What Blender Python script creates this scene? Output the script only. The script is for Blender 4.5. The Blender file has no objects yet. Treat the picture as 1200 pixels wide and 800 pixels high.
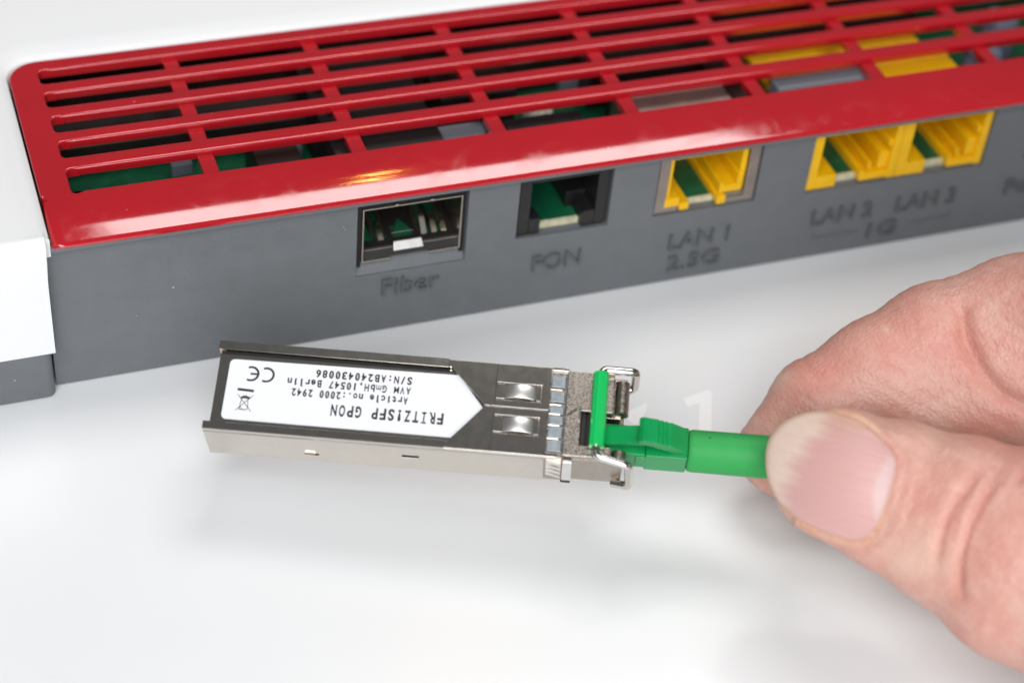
import bpy, bmesh, math, random
import numpy as np
from mathutils import Matrix, Vector
random.seed(7)
S = bpy.context.scene
C = S.collection
U = 0.0011                       # one working unit in metres
K = 0.91236                      # module millimetres -> working units
PI = math.pi

# ------------------------------------------------------------------ camera
cam_right = Vector((0.94096842, -0.32930418, 0.07834018))
cam_up = Vector((0.16635889, 0.65145719, 0.74022176))
cam_fwd = Vector((0.2947934, 0.68349271, -0.66778332))
cam_pos = Vector((-18.5558, -192.6108, 181.4837))
cd = bpy.data.cameras.new('camera')
cam = bpy.data.objects.new('camera', cd); C.objects.link(cam)
M = Matrix.Identity(4)
for i, v in enumerate((cam_right, cam_up, -cam_fwd)):
    for j in range(3): M[j][i] = v[j]
M.translation = cam_pos * U
cam.matrix_world = M
cd.sensor_width = 36.0
cd.lens = 36.0 * 2241.81 / 1200.0
cd.clip_start = 0.01; cd.clip_end = 20
cd.dof.use_dof = True
cd.dof.focus_distance = 247.5 * U
cd.dof.aperture_fstop = 13.5
S.camera = cam

# ------------------------------------------------------------------ world and lamps
W = bpy.data.worlds.new('World'); S.world = W; W.use_nodes = True
bg = W.node_tree.nodes['Background']
bg.inputs[0].default_value = (0.93, 0.97, 1.0, 1); bg.inputs[1].default_value = 0.10

def lamp(name, loc, target, size, power, color=(1, 1, 1), shape='DISK', size_y=None):
    ld = bpy.data.lights.new(name, 'AREA'); ld.shape = shape; ld.size = size * U
    if size_y: ld.size_y = size_y * U
    ld.energy = power; ld.color = color
    o = bpy.data.objects.new(name, ld); C.objects.link(o)
    o.location = Vector(loc) * U
    d = (Vector(target) - Vector(loc)).normalized()
    o.rotation_euler = d.to_track_quat('-Z', 'Y').to_euler()
    return o
lamp('softbox_overhead', (180, 142, 440), (180, 142, 0), 255, 1.06, (1, 0.985, 0.965), 'RECTANGLE', 176)
lamp('softbox_front', (-60, -540, 230), (50, 0, 10), 400, 1.65, (0.98, 0.99, 1.0))
lamp('fill_high', (-120, -350, 430), (0, -60, 0), 400, 3.0, (0.965, 0.98, 1.0))  # added fill light, makes up for the dim world
# two small warm ceiling lamps, mirrored as short streaks in the red lip
lamp('warm_lamp', (189, 329, 507), (44, 3, 25), 13, 0.019, (1, 0.50, 0.10), 'RECTANGLE', 5)
lamp('warm_lamp', (185, 300, 524), (40, 2, 25), 13, 0.023, (1, 0.50, 0.10), 'RECTANGLE', 5)
S.view_settings.view_transform = 'Standard'; S.view_settings.look = 'None'
S.view_settings.exposure = 0.0; S.view_settings.gamma = 1.0
S.render.engine = 'CYCLES'
S.cycles.max_bounces = 10

# ------------------------------------------------------------------ materials
def mat(name, col, rough=0.5, metal=0.0, spec=0.5, coat=0.0, noise=None, bump=None, vary=0.0, speck=None, smudge=0):
    m = bpy.data.materials.new(name); m.use_nodes = True
    nt = m.node_tree; n = nt.nodes; L = nt.links
    b = n['Principled BSDF']
    b.inputs['Base Color'].default_value = (*col, 1); b.inputs['Roughness'].default_value = rough
    b.inputs['Metallic'].default_value = metal; b.inputs['Specular IOR Level'].default_value = spec
    b.inputs['Coat Weight'].default_value = coat; b.inputs['Coat Roughness'].default_value = 0.06
    tc = n.new('ShaderNodeTexCoord')
    if vary:
        nz = n.new('ShaderNodeTexNoise'); nz.inputs['Scale'].default_value = noise or 80
        nz.inputs['Detail'].default_value = 5
        L.new(tc.outputs['Object'], nz.inputs['Vector'])
        r = n.new('ShaderNodeValToRGB')
        r.color_ramp.elements[0].position = 0.3; r.color_ramp.elements[1].position = 0.7
        r.color_ramp.elements[0].color = (*[c * (1 - vary) for c in col], 1)
        r.color_ramp.elements[1].color = (*[min(1, c * (1 + vary)) for c in col], 1)
        L.new(nz.outputs['Fac'], r.inputs[0]); L.new(r.outputs[0], b.inputs['Base Color'])
        mr = n.new('ShaderNodeMapRange'); mr.inputs[3].default_value = rough * 0.85; mr.inputs[4].default_value = min(1, rough * 1.2)
        L.new(nz.outputs['Fac'], mr.inputs[0]); L.new(mr.outputs[0], b.inputs['Roughness'])
    if bump:
        sc, st = bump
        nb = n.new('ShaderNodeTexNoise'); nb.inputs['Scale'].default_value = sc; nb.inputs['Detail'].default_value = 3
        L.new(tc.outputs['Object'], nb.inputs['Vector'])
        bp = n.new('ShaderNodeBump'); bp.inputs['Strength'].default_value = st; bp.inputs['Distance'].default_value = 0.0002
        L.new(nb.outputs['Fac'], bp.inputs['Height']); L.new(bp.outputs[0], b.inputs['Normal'])
    if speck:
        sc, th, c2 = speck
        v = n.new('ShaderNodeTexVoronoi'); v.inputs['Scale'].default_value = sc; L.new(tc.outputs['Object'], v.inputs['Vector'])
        sp = n.new('ShaderNodeSeparateColor'); L.new(v.outputs['Color'], sp.inputs[0])
        t1 = n.new('ShaderNodeMath'); t1.operation = 'MULTIPLY'; t1.inputs[1].default_value = th * 2
        L.new(sp.outputs[0], t1.inputs[0])
        t2 = n.new('ShaderNodeMath'); t2.operation = 'LESS_THAN'; L.new(v.outputs['Distance'], t2.inputs[0]); L.new(t1.outputs[0], t2.inputs[1])
        t3 = n.new('ShaderNodeMath'); t3.operation = 'GREATER_THAN'; t3.inputs[1].default_value = 0.72; L.new(sp.outputs[1], t3.inputs[0])
        t4 = n.new('ShaderNodeMath'); t4.operation = 'MULTIPLY'; L.new(t2.outputs[0], t4.inputs[0]); L.new(t3.outputs[0], t4.inputs[1])
        mx = n.new('ShaderNodeMix'); mx.data_type = 'RGBA'; mx.inputs[7].default_value = (*c2, 1)
        mx.inputs[6].default_value = (*col, 1)
        if b.inputs['Base Color'].links: L.new(b.inputs['Base Color'].links[0].from_socket, mx.inputs[6])
        L.new(t4.outputs[0], mx.inputs[0]); L.new(mx.outputs[2], b.inputs['Base Color'])
    if smudge:
        z = n.new('ShaderNodeTexNoise'); z.inputs['Scale'].default_value = 130; z.inputs['Detail'].default_value = 6; z.inputs['Distortion'].default_value = 1.5
        L.new(tc.outputs['Object'], z.inputs['Vector'])
        mr = n.new('ShaderNodeMapRange'); mr.inputs[1].default_value = 0.5; mr.inputs[2].default_value = 0.75; mr.inputs[3].default_value = rough; mr.inputs[4].default_value = rough + smudge
        L.new(z.outputs['Fac'], mr.inputs[0]); L.new(mr.outputs[0], b.inputs['Roughness']); L.new(mr.outputs[0], b.inputs['Coat Roughness'])
    return m

M_table = mat('white_gloss_table', (0.80, 0.805, 0.81), 0.22, spec=0.5, noise=25, vary=0.012, speck=(160, 0.012, (0.5, 0.5, 0.5)))
M_mark = mat('white_flat_mark', (0.90, 0.90, 0.89), 0.28)
M_white = mat('white_casing', (0.82, 0.82, 0.825), 0.55, spec=0.35, bump=(2600, 0.06))
M_red = mat('red_gloss_plastic', (0.47, 0.009, 0.017), 0.07, spec=0.8, coat=0.75, noise=60, vary=0.05, bump=(500, 0.006), speck=(520, 0.035, (0.6, 0.35, 0.33)), smudge=0.13)
M_grey = mat('grey_plastic', (0.145, 0.156, 0.166), 0.42, spec=0.45, noise=300, vary=0.05, bump=(3200, 0.3), speck=(420, 0.03, (0.5, 0.5, 0.5)))
M_letter = mat('polished_grey_lettering', (0.10, 0.108, 0.116), 0.33, spec=0.5)
M_hood = mat('grey_inner_plastic', (0.17, 0.19, 0.22), 0.35)
M_black = mat('black_plastic', (0.012, 0.012, 0.013), 0.38, noise=300, vary=0.2)
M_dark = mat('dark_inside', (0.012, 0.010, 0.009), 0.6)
M_brown = mat('dark_brown_part', (0.018, 0.012, 0.010), 0.4, noise=150, vary=0.3)
M_pcb = mat('green_circuit_board', (0.006, 0.105, 0.045), 0.32, spec=0.5, noise=400, vary=0.25)
M_pcbedge = mat('board_edge', (0.68, 0.64, 0.45), 0.6, noise=900, vary=0.2)
M_yellow = mat('yellow_plastic', (0.88, 0.50, 0.004), 0.38, spec=0.4, noise=300, vary=0.06, bump=(1500, 0.08))
M_shield = mat('jack_shield_metal', (0.42, 0.37, 0.33), 0.42, metal=0.9, noise=300, vary=0.1)
M_cage = mat('cage_metal', (0.60, 0.55, 0.48), 0.25, metal=1.0)
M_nickel = mat('nickel_sheet', (0.70, 0.65, 0.59), 0.16, metal=1.0, noise=900, vary=0.03, bump=(2600, 0.015), speck=(480, 0.03, (0.95, 0.9, 0.85)))
M_tab = mat('tinned_tab', (0.38, 0.425, 0.45), 0.42, metal=0.75, noise=1500, vary=0.15)
M_strip = mat('brushed_strip', (0.88, 0.86, 0.83), 0.36, metal=1.0, noise=700, vary=0.05)
M_wire = mat('steel_wire', (0.66, 0.62, 0.58), 0.16, metal=1.0)
M_gold = mat('gold_contact', (0.8, 0.55, 0.2), 0.3, metal=1.0)
M_sleeve = mat('green_sleeve', (0.008, 0.50, 0.11), 0.16, spec=0.6, coat=0.5)
M_conn = mat('green_connector', (0.002, 0.27, 0.068), 0.28, spec=0.5, noise=300, vary=0.10, bump=(900, 0.04))
M_boot = mat('green_rubber_boot', (0.034, 0.34, 0.080), 0.5, spec=0.25, noise=200, vary=0.06, bump=(1800, 0.08), speck=(300, 0.03, (0.02, 0.12, 0.04)))
M_label = mat('white_label', (0.78, 0.79, 0.82), 0.42, spec=0.4, bump=(1500, 0.02))
M_ink = mat('black_print', (0.022, 0.012, 0.012), 0.5)
M_comp = mat('component_cream', (0.75, 0.72, 0.62), 0.5)
M_cap = mat('capacitor_sleeve', (0.16, 0.20, 0.27), 0.4)

def cast_metal():
    m = mat('cast_zinc', (0.47, 0.415, 0.365), 0.22, metal=1.0)
    nt = m.node_tree; n = nt.nodes; L = nt.links; b = n['Principled BSDF']
    tc = n.new('ShaderNodeTexCoord'); v = n.new('ShaderNodeTexVoronoi'); v.inputs['Scale'].default_value = 6500
    L.new(tc.outputs['Object'], v.inputs['Vector'])
    bp = n.new('ShaderNodeBump'); bp.inputs['Strength'].default_value = 0.12; bp.inputs['Distance'].default_value = 0.00008
    L.new(v.outputs['Distance'], bp.inputs['Height']); L.new(bp.outputs[0], b.inputs['Normal'])
    r = n.new('ShaderNodeMapRange'); r.inputs[3].default_value = 0.2; r.inputs[4].default_value = 0.42
    sep = n.new('ShaderNodeSeparateColor'); L.new(v.outputs['Color'], sep.inputs[0]); L.new(sep.outputs[0], r.inputs[0])
    L.new(r.outputs[0], b.inputs['Roughness'])
    return m
M_cast = cast_metal()

# ------------------------------------------------------------------ mesh helpers
class MB:
    def __init__(s): s.v = []; s.f = []
    def add(s, vs, fs):
        o = len(s.v); s.v += [tuple(v) for v in vs]; s.f += [tuple(o + i for i in f) for f in fs]; return s
    def box(s, x0, x1, y0, y1, z0, z1):
        return s.add([(x0,y0,z0),(x1,y0,z0),(x1,y1,z0),(x0,y1,z0),(x0,y0,z1),(x1,y0,z1),(x1,y1,z1),(x0,y1,z1)],
            [(3,2,1,0),(4,5,6,7),(0,1,5,4),(1,2,6,5),(2,3,7,6),(3,0,4,7)])
    def prism(s, poly, lo, hi, axis=2):
        """extrude a polygon along an axis; poly holds the other two coordinates in order"""
        n = len(poly)
        def P(a, b, h):
            return {2: (a, b, h), 1: (a, h, b), 0: (h, a, b)}[axis]
        return s.add([P(a, b, lo) for a, b in poly] + [P(a, b, hi) for a, b in poly],
            [tuple(range(n - 1, -1, -1)), tuple(range(n, 2 * n))] + [(i, (i + 1) % n, n + (i + 1) % n, n + i) for i in range(n)])
    def grid(s, rows, closed=False):
        n = len(rows[0]); o = len(s.v)
        for r in rows: s.v += [tuple(p) for p in r]
        for i in range(len(rows) - 1):
            for j in range(n if closed else n - 1):
                k = (j + 1) % n
                s.f.append((o + i*n + j, o + i*n + k, o + (i+1)*n + k, o + (i+1)*n + j))
        return s
    def tube(s, path, r, seg=16, cap=True):
        P = [Vector(p) for p in path]; rr = r if isinstance(r, (list, tuple)) else [r] * len(P)
        t0 = (P[1] - P[0]).normalized(); a = t0.orthogonal().normalized(); rows = []
        for i, p in enumerate(P):
            t = (P[min(i+1, len(P)-1)] - P[max(i-1, 0)]).normalized()
            a = (a - t * a.dot(t)).normalized(); b = t.cross(a)
            rows.append([p + rr[i] * (math.cos(2*PI*k/seg) * a + math.sin(2*PI*k/seg) * b) for k in range(seg)])
        o = len(s.v); s.grid(rows, True)
        if cap:
            s.f.append(tuple(o + k for k in range(seg - 1, -1, -1)))
            e = o + (len(P) - 1) * seg; s.f.append(tuple(e + k for k in range(seg)))
        return s
    def sheet(s, xs, ys, z0, z1, hole, axis=2):
        """slab over a grid of cells, leaving out the cells for which hole(cx, cy) is true"""
        nx, ny = len(xs) - 1, len(ys) - 1
        on = [[not hole((xs[i]+xs[i+1])/2, (ys[j]+ys[j+1])/2) for j in range(ny)] for i in range(nx)]
        def P(i, j, h):
            a, b = xs[i], ys[j]
            return {2: (a, b, h), 1: (a, h, b)}[axis]
        idx = {}; vs = []
        def V(i, j, t):
            if (i, j, t) not in idx: idx[(i, j, t)] = len(vs); vs.append(P(i, j, z1 if t else z0))
            return idx[(i, j, t)]
        fs = []
        for i in range(nx):
            for j in range(ny):
                if not on[i][j]: continue
                fs.append((V(i,j,1), V(i+1,j,1), V(i+1,j+1,1), V(i,j+1,1)))
                fs.append((V(i,j+1,0), V(i+1,j+1,0), V(i+1,j,0), V(i,j,0)))
                if i == 0 or not on[i-1][j]: fs.append((V(i,j,0), V(i,j,1), V(i,j+1,1), V(i,j+1,0)))
                if i == nx-1 or not on[i+1][j]: fs.append((V(i+1,j+1,0), V(i+1,j+1,1), V(i+1,j,1), V(i+1,j,0)))
                if j == 0 or not on[i][j-1]: fs.append((V(i+1,j,0), V(i+1,j,1), V(i,j,1), V(i,j,0)))
                if j == ny-1 or not on[i][j+1]: fs.append((V(i,j+1,0), V(i,j+1,1), V(i+1,j+1,1), V(i+1,j+1,0)))
        return s.add(vs, fs)
    def build(s, name, m, parent=None, bevel=0, smooth=35, scale=U, seg=2, kind=None, recalc=True):
        me = bpy.data.meshes.new(name)
        me.from_pydata([tuple(c * scale for c in v) for v in s.v], [], s.f)
        if recalc:
            bm = bmesh.new(); bm.from_mesh(me); bmesh.ops.recalc_face_normals(bm, faces=bm.faces[:]); bm.to_mesh(me); bm.free()
        me.materials.append(m)
        if smooth:
            me.shade_smooth(); me.set_sharp_from_angle(angle=math.radians(smooth))
        o = bpy.data.objects.new(name, me); C.objects.link(o)
        if parent: o.parent = parent
        if kind: o['kind'] = kind
        if bevel:
            bv = o.modifiers.new('bevel', 'BEVEL'); bv.width = bevel * scale; bv.segments = seg; bv.limit_method = 'ANGLE'
            bv.angle_limit = math.radians(40); bv.harden_normals = True
        return o
def thing(name, label, cat, loc=(0, 0, 0), group=None):
    o = bpy.data.objects.new(name, None); C.objects.link(o); o.location = Vector(loc) * U
    o.empty_display_size = 0.01
    o['label'] = label; o['category'] = cat
    if group: o['group'] = group
    return o
def copy_part(o, parent=None, loc=None):
    c = o.copy(); C.objects.link(c)
    if parent: c.parent = parent
    if loc is not None: c.location = Vector(loc)
    return c
def text_mb(txt, size=1.0, xscale=1.0, pitch=None, depth=0.02, bold=0.0, res=3, spacing=1.0):
    """lettering as real geometry; cap height = size, baseline at 0, starts at x = 0"""
    mb = MB(); x = 0.0
    def glyphs(t, bk=1):
        cu = bpy.data.curves.new('t', 'FONT'); cu.body = t; cu.size = size / 0.729; cu.extrude = depth
        cu.resolution_u = res; cu.offset = bold * bk; cu.space_character = spacing
        ob = bpy.data.objects.new('t', cu); C.objects.link(ob)
        dg = bpy.context.evaluated_depsgraph_get(); me = bpy.data.meshes.new_from_object(ob.evaluated_get(dg))
        vs = [tuple(v.co) for v in me.vertices]; fs = [tuple(p.vertices) for p in me.polygons]
        bpy.data.objects.remove(ob); bpy.data.curves.remove(cu); bpy.data.meshes.remove(me)
        return vs, fs
    if pitch is None:
        vs, fs = glyphs(txt); x0 = min(v[0] for v in vs)
        mb.add([((v[0]-x0) * xscale, v[1], v[2]) for v in vs], fs); return mb
    for ch in txt:
        if ch != ' ':
            vs, fs = glyphs(ch, 0.25 if ch in 'mMW' else 1)
            a, b = min(v[0] for v in vs), max(v[0] for v in vs); w = b - a
            tw = pitch * 0.74 if ch not in '.,:!l1I/iI' else min(w * 1.0, pitch * 0.62)
            if ch in 'mMW': tw = pitch * 0.84
            if ch == 'I': tw = pitch * 0.16
            sc = tw / w
            mb.add([(x + pitch/2 + (v[0] - (a+b)/2) * sc, v[1], v[2]) for v in vs], fs)
            if ch == 'I':
                for yy in (0, size - size*0.13): mb.box(x + pitch*0.2, x + pitch*0.8, yy, yy + size*0.13, -depth, depth)
            if ch in 'il':
                mb.box(x + pitch*0.2, x + pitch*0.5, size*(0.62 if ch == 'i' else 0.88), size*(0.72 if ch == 'i' else 1.0), -depth, depth*1.1)
            if ch == '0':
                mb.add([(x+pitch*0.38, size*0.3, depth), (x+pitch*0.48, size*0.3, depth), (x+pitch*0.62, size*0.7, depth), (x+pitch*0.52, size*0.7, depth)], [(0,1,2,3)])
        x += pitch
    return mb
def arc(cx, cy, r, a0, a1, n=6):
    return [(cx + r*math.cos(math.radians(a0 + (a1-a0)*i/n)), cy + r*math.sin(math.radians(a0 + (a1-a0)*i/n))) for i in range(n+1)]

# ------------------------------------------------------------------ table
tb = MB().box(-700, 900, -700, 700, -12, 0).build('table_top', M_table, smooth=0); tb['kind'] = 'structure'
table_marks = [
    ([(80.7,-25.6),(80.9,-23.9),(85.1,-23.2),(85.2,-24.0),(80.9,-33.5),(79.2,-33.0),(82.8,-25.3)], 'pale_mark'),
    ([(71.6,-25.6),(72.6,-24.3),(75.6,-23.4),(74.9,-24.9),(72.4,-27.2)], 'pale_mark')]
for poly, nm in table_marks:
    MB().prism(poly, 0.004, 0.03).build(nm, M_mark, tb, smooth=0)  # flat patches, whiter than the table top

# ------------------------------------------------------------------ router
router = thing('router', 'white and grey router with a glossy red louvred vent strip above its row of ports', 'router')
XR = 176.0
PY0, PYB = 7.8, 38.6          # back of curved lip, back edge of the red plate
SLOT = [(7.8, 12.9), (15.5, 19.05), (21.3, 24.8), (27.2, 30.5), (32.9, 36.1)]
# --- casing
cs = MB()
ZW = 26.6
def rowat(off, z):
    r = 4.2 + off
    pts = [(-0.3 - off, -1.0, z), (-0.3 - off, 10, z), (-0.3 - off, 25, z)]
    pts += [(x, y, z) for x, y in arc(4.2 - 0.3, PYB + 0.3 - 4.2, r, 180, 90, 10)]
    pts += [(x, PYB + 0.3 + off, z) for x in (20, 60, 110, XR)]
    return pts
outer = [(-70, -1.0, ZW), (-70, 10, ZW), (-70, 25, ZW)] + [(-70 + 4.0*i, 110, ZW) for i in range(11)] + [(x, 110, ZW) for x in (20, 60, 110, XR)]
cs.grid([rowat(0, 23.2), rowat(0, 25.75), rowat(0.12, 25.9), rowat(1.2, 26.2), rowat(2.6, 26.42), rowat(3.6, ZW), outer])
prof = [(-1.0, ZW)] + [(y, z) for y, z in arc(-1.0, ZW - 1.4, 1.4, 90, 180, 7)][1:]
prof = prof + [(-2.4, 20), (-2.4, 8.15), (2.0, 8.15)]
def prow(x, dx=0): return [(x + (dx if z < 24.5 else 0), y, z) for y, z in prof]
cs.grid([prow(-70), prow(-30), prow(-3.2), prow(-1.3, -0.1), prow(-0.95, -0.2)])
cs.add([(-1.0, -2.4, 24.4), (-1.05, -2.4, 8.15), (-1.05, 1.5, 8.15), (-1.0, 1.5, 24.4)], [(0, 1, 2, 3)])
cs.add([(-0.95, -1.0, 26.6), (-0.95, -2.4, 25.2), (-0.95, -2.4, 24.3), (-0.95, 0.4, 24.3), (-0.95, 0.4, 26.2)], [(0, 1, 2, 3, 4)])
cs.add([(-0.95, -1.0, 26.6), (-0.3, -1.0, 25.9), (-0.3, -1.0, 23.2), (-0.95, -1.0, 23.2)], [(0, 1, 2, 3)])
cs.add([(-70, 110, ZW), (XR, 110, ZW), (XR, 110, 0.5), (-70, 110, 0.5)], [(0, 1, 2, 3)])
cs.add([(XR, 110, ZW), (XR, -1, ZW), (XR, -1, 0.5), (XR, 110, 0.5)], [(0, 1, 2, 3)])
cs.add([(-70, 110, ZW), (-70, -1, ZW), (-70, -1, 0.5), (-70, 110, 0.5)], [(0, 1, 2, 3)])
cs.build('casing', M_white, router, smooth=40, recalc=False)
MB().prism([(-70, -2.15)] + arc(-2.75, -1.0, 1.15, 270, 360, 6) + [(-1.6, 2.0), (-70, 2.0)], 0.15, 8.05).build('base_block', M_grey, router, bevel=0.25)
# --- inside
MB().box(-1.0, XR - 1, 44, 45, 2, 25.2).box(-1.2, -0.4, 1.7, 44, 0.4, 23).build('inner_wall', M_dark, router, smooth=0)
MB().box(-0.5, XR - 1, 2.3, 43.5, 12.3, 13.6).build('circuit_board', M_pcb, router, smooth=0)
MB().box(-0.5, XR - 1, 1.75, 2.3, 12.3, 13.6).build('board_edge', M_pcbedge, router, smooth=0)
MB().box(2, 52, 27.5, 41, 13.55, 18.5).build('heat_sink', M_brown, router, bevel=0.4)
MB().box(52, 84, 33, 41, 13.55, 19).build('heat_sink', M_brown, router, bevel=0.4)
for x0, x1 in ((30.5, 37.0), (86, 104)):
    MB().box(x0, x1, 14, 24, 13.55, 19.5).build('chip', M_brown, router, bevel=0.3)
for x, y, h in ((20, 24, 2), (31, 19, 2.2), (61, 26, 2.6), (81, 30, 3), (36, 24, 2)):
    MB().box(x, x + 3, y, y + 1.8, 13.55, 13.6 + h).build('surface_part', M_hood, router, bevel=0.15)
for a_, b_, c_, d_ in ((102, 109, 13, 40), (60, 72, 25, 32.5), (109.2, 142, 30, 41), (84, 102, 26, 40)):
    MB().box(a_, b_, c_, d_, 13.55, 20).build('chip', M_brown, router, bevel=0.3)
hd = MB()
for i in range(3): hd.prism([(73.0 + i*1.25, 12.4), (73.9 + i*1.25, 12.4), (73.9 + i*1.25, 17.4), (73.45 + i*1.25, 18.3), (73.0 + i*1.25, 17.4)], 20.6, 21.8, axis=1)
hd.box(72.9, 76.6, 21.8, 24.4, 13.55, 18.6)
hd.build('pin_header', M_comp, router, bevel=0.12)
MB().tube([(145.6, 15.6, 12.4), (145.6, 15.6, 21.6), (145.6, 15.6, 22.2)], [3.0, 3.0, 2.6], 24).build('capacitor', M_cap, router)
MB().tube([(153.5, 24, 12.4), (153.5, 24, 21.6), (153.5, 24, 22.2)], [3.0, 3.0, 2.6], 24).build('capacitor', M_cap, router)
# grey rounded retaining pieces seen through the first row of slots
for x0, x1, y0, z1 in ((46.8, 63.0, 12.5, 22.5), (107.9, 124.6, 11.4, 23.6), (66, 82.3, 5.6, 23.7), (86.2, 98.6, 5.6, 23.7), (12.0, 22.0, 5.0, 23.7), (24, 38, 5.0, 23.7)):
    MB().prism([(x0, y0)] + arc(x1-1, y0+1, 1.0, -90, 0, 4)[0:] + [(x1, y0 + 3.2), (x0, y0 + 3.2)], z1 - 4, z1).build('retaining_clip', M_hood, router, bevel=0.45, seg=3)
MB().box(0, XR-2, 38.9, 39.3, 20.4, 21.0).build('light_guide', M_comp, router, smooth=0)

# --- rear panel with its openings
HOLES = [(40.25, 56.0, 10.6), (63.4, 77.3, 12.75), (84.3, 100.45, 12.9), (108.7, 138.75, 12.7), (146.1, 158, 12.6)]
zs = sorted({0.12, 23.3, 23.95} | {h[2] for h in HOLES}); xs = sorted({-1.3, XR - 0.5} | {h[0] for h in HOLES} | {h[1] for h in HOLES})
pn = MB().sheet(xs, zs, 0.0, 1.7, lambda x, z: any(a < x < b and c < z < 23.3 for a, b, c in HOLES), axis=1)
panel = pn.build('rear_panel', M_grey, router, bevel=0.12, seg=2)
MB().box(-0.6, XR - 0.5, -0.8, -0.02, 23.45, 24.12).build('panel_lip', M_grey, router, bevel=0.14)
# sloping sill below the fiber port
MB().prism([(0.28, 10.62), (1.68, 12.25), (1.68, 10.62)], 40.27, 55.98, axis=0).build('port_sill', M_grey, router, smooth=0)

def raise_text(txt, x, z, cap, width, depth=0.42):
    mb = text_mb(txt, cap, 1.0, None, depth, bold=0.0, res=6)
    w = max(v[0] for v in mb.v); sx = width / w
    mb.v = [(x + a * sx, -b2, z + c) for a, c, b2 in mb.v]
    return mb
for txt, x, z, cap, w in (('Fiber', 44.0, 6.75, 3.0, 8.4), ('FON', 66.3, 6.55, 2.95, 7.4), ('LAN 1', 87.6, 6.35, 2.95, 9.6), ('2.5G', 87.9, 2.3, 2.8, 8.4),
                          ('LAN 2', 110.9, 6.45, 2.95, 10.2), ('LAN 3', 125.2, 6.5, 2.95, 10.2), ('1G', 121.2, 2.2, 2.8, 4.9), ('Power', 144.3, 6.3, 2.95, 11)):
    raise_text(txt, x, z, cap, w).build('raised_lettering', M_letter, panel, bevel=0, smooth=30)
MB().box(111.7, 119.3, -0.2, 0.002, 3.4, 3.75).box(111.7, 112.05, -0.2, 0.002, 3.75, 4.5).build('raised_line', M_grey, panel, smooth=0)
MB().box(128.3, 135.6, -0.2, 0.002, 3.4, 3.75).box(135.25, 135.6, -0.2, 0.002, 3.75, 4.5).build('raised_line', M_grey, panel, smooth=0)

# --- fiber port cage
fp = MB()
x0, x1, z0, z1 = 41.15, 55.35, 12.55, 21.75; t = 0.22
fp.box(x0, x0 + t, 0.55, 44, z0, z1).box(x1 - t, x1, 0.55, 44, z0, z1).box(x0 + t, x1 - t, 0.55, 44, z1 - t, z1)
cage = MB().box(x0, x0 + t, 0.55, 43, z0, z1).box(x1 - t, x1, 0.55, 43, z0, z1).box(x0 + t, x1 - t, 0.55, 43, z1 - t, z1)
cage.box(x0 + 4.5, x0 + 5.0, 0.45, 0.7, z1 - 0.05, z1 + 0.25).box(x0 + 9.5, x0 + 10, 0.45, 0.7, z1 - 0.05, z1 + 0.25)
cage.box(x0 + t, 45.3, 0.55, 0.85, z0, z0 + t).box(50.6, x1 - t, 0.55, 0.85, z0, z0 + t)
cageo = cage.build('port_cage', M_cage, router, bevel=0.05)
fl = MB()
bx = [x0 + t, 42.0, 43.6, 44.2, 45.6, 46.6, 48.0, 49.4, 50.6, 51.9, 52.7, 53.9, x1 - t]
by = [0.85, 3.5, 6.0, 14, 20, 43]
def fh(x, y):
    if y > 20: return False
    if 46.6 < x < 49.4: return 3.5 < y < 6.0
    if y > 14 or y < 3.5: return False
    return (42.0 < x < 43.6) or (44.2 < x < 45.6) or (50.6 < x < 51.9) or (52.7 < x < 53.9)
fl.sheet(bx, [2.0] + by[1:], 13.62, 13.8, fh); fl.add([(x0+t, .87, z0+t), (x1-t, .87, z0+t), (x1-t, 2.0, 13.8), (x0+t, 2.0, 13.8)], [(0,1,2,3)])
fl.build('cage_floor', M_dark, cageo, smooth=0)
MB().add([(45.9, 1.0, 13.45), (50.2, 1.0, 13.45), (50.1, 1.9, 14.35), (46.1, 1.9, 14.35), (46.1, 2.2, 14.25), (50.1, 2.2, 14.25), (50.2, 1.2, 13.3), (45.9, 1.2, 13.3)],
    [(0,1,2,3),(3,2,5,4),(4,5,6,7),(7,6,1,0),(0,3,4,7),(1,6,5,2)]).build('latch_tongue', M_strip, cageo, bevel=0.06)
MB().prism([(46.6, 4.3), (49.6, 4.3), (48.3, 7.4)], 13.81, 13.84).build('latch_window', M_pcb, cageo, smooth=0)
lw = MB(); tri = [(46.6, 4.3), (49.6, 4.3), (48.3, 7.4)]
for i in range(3):
    a, b = tri[i], tri[(i+1) % 3]; lw.tube([(a[0], a[1], 13.88), (b[0], b[1], 13.88)], 0.09, 6)
lw.build('latch_window_rim', M_cage, cageo)
for xx, hh in ((41.75, 1.9), (44.7, 1.0), (50.9, 2.3), (52.4, 1.3), (53.8, 0.9)):
    MB().add([(xx - 0.38, 3.2, 13.82), (xx + 0.38, 3.2, 13.82), (xx + 0.38, 4.4, 14.2 + hh * .5), (xx - 0.38, 4.4, 14.2 + hh * .5), (xx + 0.38, 5.4, 13.9 + hh * .9), (xx - 0.38, 5.4, 13.9 + hh * .9), (xx + 0.38, 6.4, 13.9 + hh * .8), (xx - 0.38, 6.4, 13.9 + hh * .8)], [(0,1,2,3), (3,2,4,5), (5,4,6,7)]).build('cage_spring', M_cage, cageo, smooth=60)
for xx in (43.9, 45.3, 50.3, 53.6):
    MB().add([(xx - .35, 4, 13.8), (xx + .35, 4, 13.8), (xx + .35, 9, 15.4), (xx - .35, 9, 15.4), (xx + .35, 11.5, 14.6), (xx - .35, 11.5, 14.6)], [(0,1,2,3), (3,2,4,5)]).build('cage_spring', M_cage, cageo)
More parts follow.
